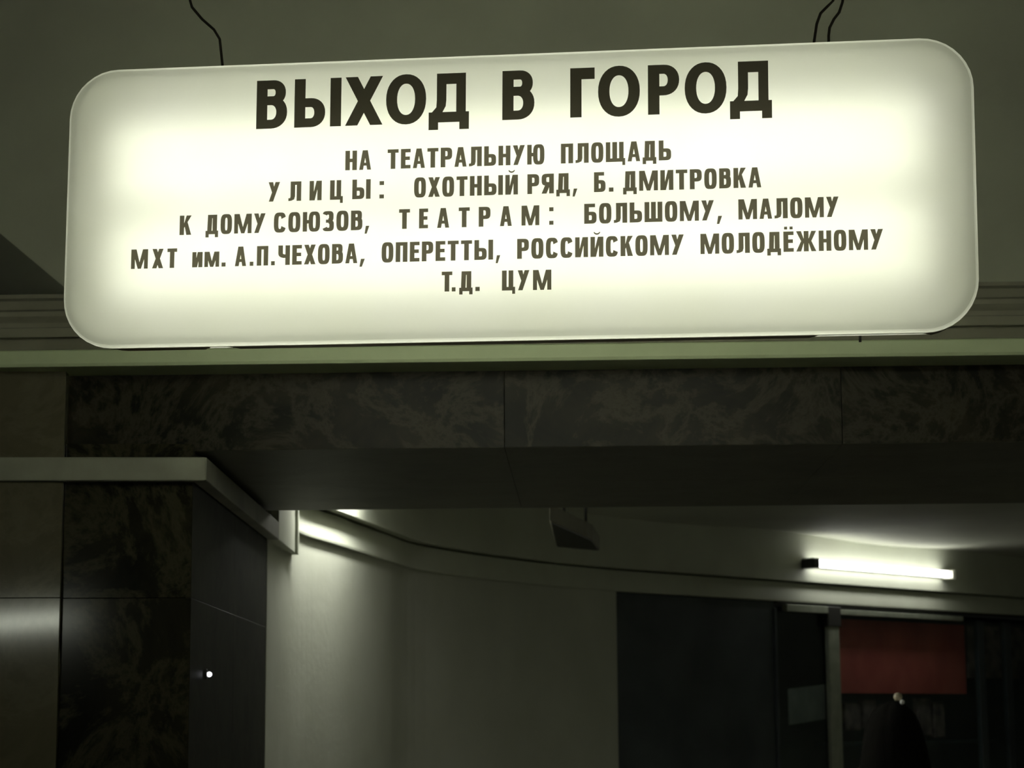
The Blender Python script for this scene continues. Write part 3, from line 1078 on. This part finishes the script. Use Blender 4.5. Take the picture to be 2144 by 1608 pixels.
def add_glyph(VS, FS, ch, u0, v0, wid, hgt, s, t, n):
    quads = glyph(ch, wid / hgt, s, t, n)
    pv, pf = [], []
    for q in quads:
        ar = sum(q[i][0] * q[(i + 1) % len(q)][1] - q[(i + 1) % len(q)][0] * q[i][1] for i in range(len(q)))
        if ar < 0:
            q = q[::-1]
        pf.append(list(range(len(pv), len(pv) + len(q))))
        pv += [V((a, b)) for a, b in q]
    r = delaunay_2d_cdt(pv, [], pf, 1, 1e-5)
    b = len(VS)
    for q in r[0]:
        VS.append((u0 + q.x * hgt, -.0012, v0 + q.y * hgt))
    for f, og in zip(r[2], r[5]):
        if og:
            FS.append([b + i for i in f])


def line(name, words, base, cap, mat, s, t, n, label):
    (xa, ya), (xb, yb) = base
    for wd in words:
        txt, x0, x1 = wd[0], wd[1], wd[2]
        sc = wd[3] if len(wd) > 3 else 1.0
        y = lambda x: ya + (yb - ya) * (x - xa) / (xb - xa)
        ua, va = Sl(x0, y(x0))
        ub, vb = Sl(x1, y(x1))
        h = cap * sc
        gap = .11
        nat = sum(NW.get(c, .56) for c in txt) + gap * (len(txt) - 1)
        kx = (ub - ua) / (nat * h)
        u = ua
        for c in txt:
            g = NW.get(c, .56) * kx * h
            v = va + (vb - va) * ((u - ua) / max(1e-6, ub - ua))
            VS, FS = [], []
            add_glyph(VS, FS, c, u, v, g, h, s / sc ** .8, t, n)
            obj(name, VS, FS, mat, sgn, label=label)
            u += g + gap * kx * h


line('letter', [('В', 536.4, 600.8), ('Ь', 616, 680), ('|', 0, 0)][:1] + [('Ы', 616, 714), ('Х', 722.5, 801), ('О', 808, 892), ('Д', 897.5, 982),
     ('В', 1051.7, 1119), ('Г', 1194, 1245.3), ('О', 1252.4, 1340), ('Р', 1357, 1422.6), ('О', 1434, 1521.7), ('Д', 1528.5, 1616.5)],
     ((536, 270.7), (1357, 240.7)), .1105, M['let_big'], .225, .185, 2.15, 'large bold black letter')
SM = dict(cap=.0440, mat=M['let_small'], s=.235, t=.18, n=3.3, label=None)
line('letter', [('НА', 723, 777), ('ТЕАТРАЛЬНУЮ', 811.5, 1140), ('ПЛОЩАДЬ', 1174.5, 1405.4)], ((723, 357), (1405, 335.5)), **SM)
line('letter', [('У', 562, 586), ('Л', 604, 630.7), ('И', 648, 673.5), ('Ц', 691, 718), ('Ы', 737.6, 776), (':', 794.5, 804),
                   ('ОХОТНЫЙ', 867, 1084.5), ('РЯД', 1104.3, 1193.4), (',', 1198.8, 1209), ('Б', 1243.8, 1268), ('.', 1275, 1284.6), ('ДМИТРОВКА', 1304.7, 1594)],
     ((562, 422.6), (1592, 392.4)), **SM)
line('letter', [('К', 376, 400.6), ('ДОМУ', 430.5, 555.6), ('СОЮЗОВ', 573.3, 758.9), (',', 763.6, 773.4),
                   ('Т', 835.4, 858.3), ('Е', 877.4, 896.3), ('А', 915.4, 940.6), ('Т', 960.4, 983.5), ('Р', 1002.4, 1027), ('А', 1047, 1071.7), ('М', 1092, 1129.3), (':', 1150, 1159),
                   ('БОЛЬШОМУ', 1223.3, 1495), (',', 1501, 1512), ('МАЛОМУ', 1546.2, 1756.3)], ((376, 492.5), (1750, 454.3)), **SM)
line('letter', [('М', 274.4, 309.6), ('Х', 318.6, 341.8), ('Т', 350, 370.4), ('ИМ', 402.5, 459, .78), ('.', 464, 472.5), ('А', 492, 515.4), ('.', 523, 530.7),
                   ('П', 537.7, 561.5), ('.', 567.7, 575.5), ('ЧЕХОВА', 582.5, 748.2), (',', 753, 764), ('ОПЕРЕТТЫ', 799, 1032.5), (',', 1038, 1047.5),
                   ('РОССИЙСКОМУ', 1082.9, 1431.9), ('МОЛОДЁЖНОМУ', 1466.8, 1849.4)], ((276, 563.4), (1840, 522.5)), **SM)
line('letter', [('Т', 924.8, 947), ('.', 946, 954), ('Д', 961.6, 989.6), ('.', 995.4, 1004.5), ('Ц', 1051, 1078.7), ('У', 1084, 1108.5), ('М', 1116, 1154.5)],
     ((930, 610.8), (1150, 607)), **SM)
bpy.context.view_layer.update()
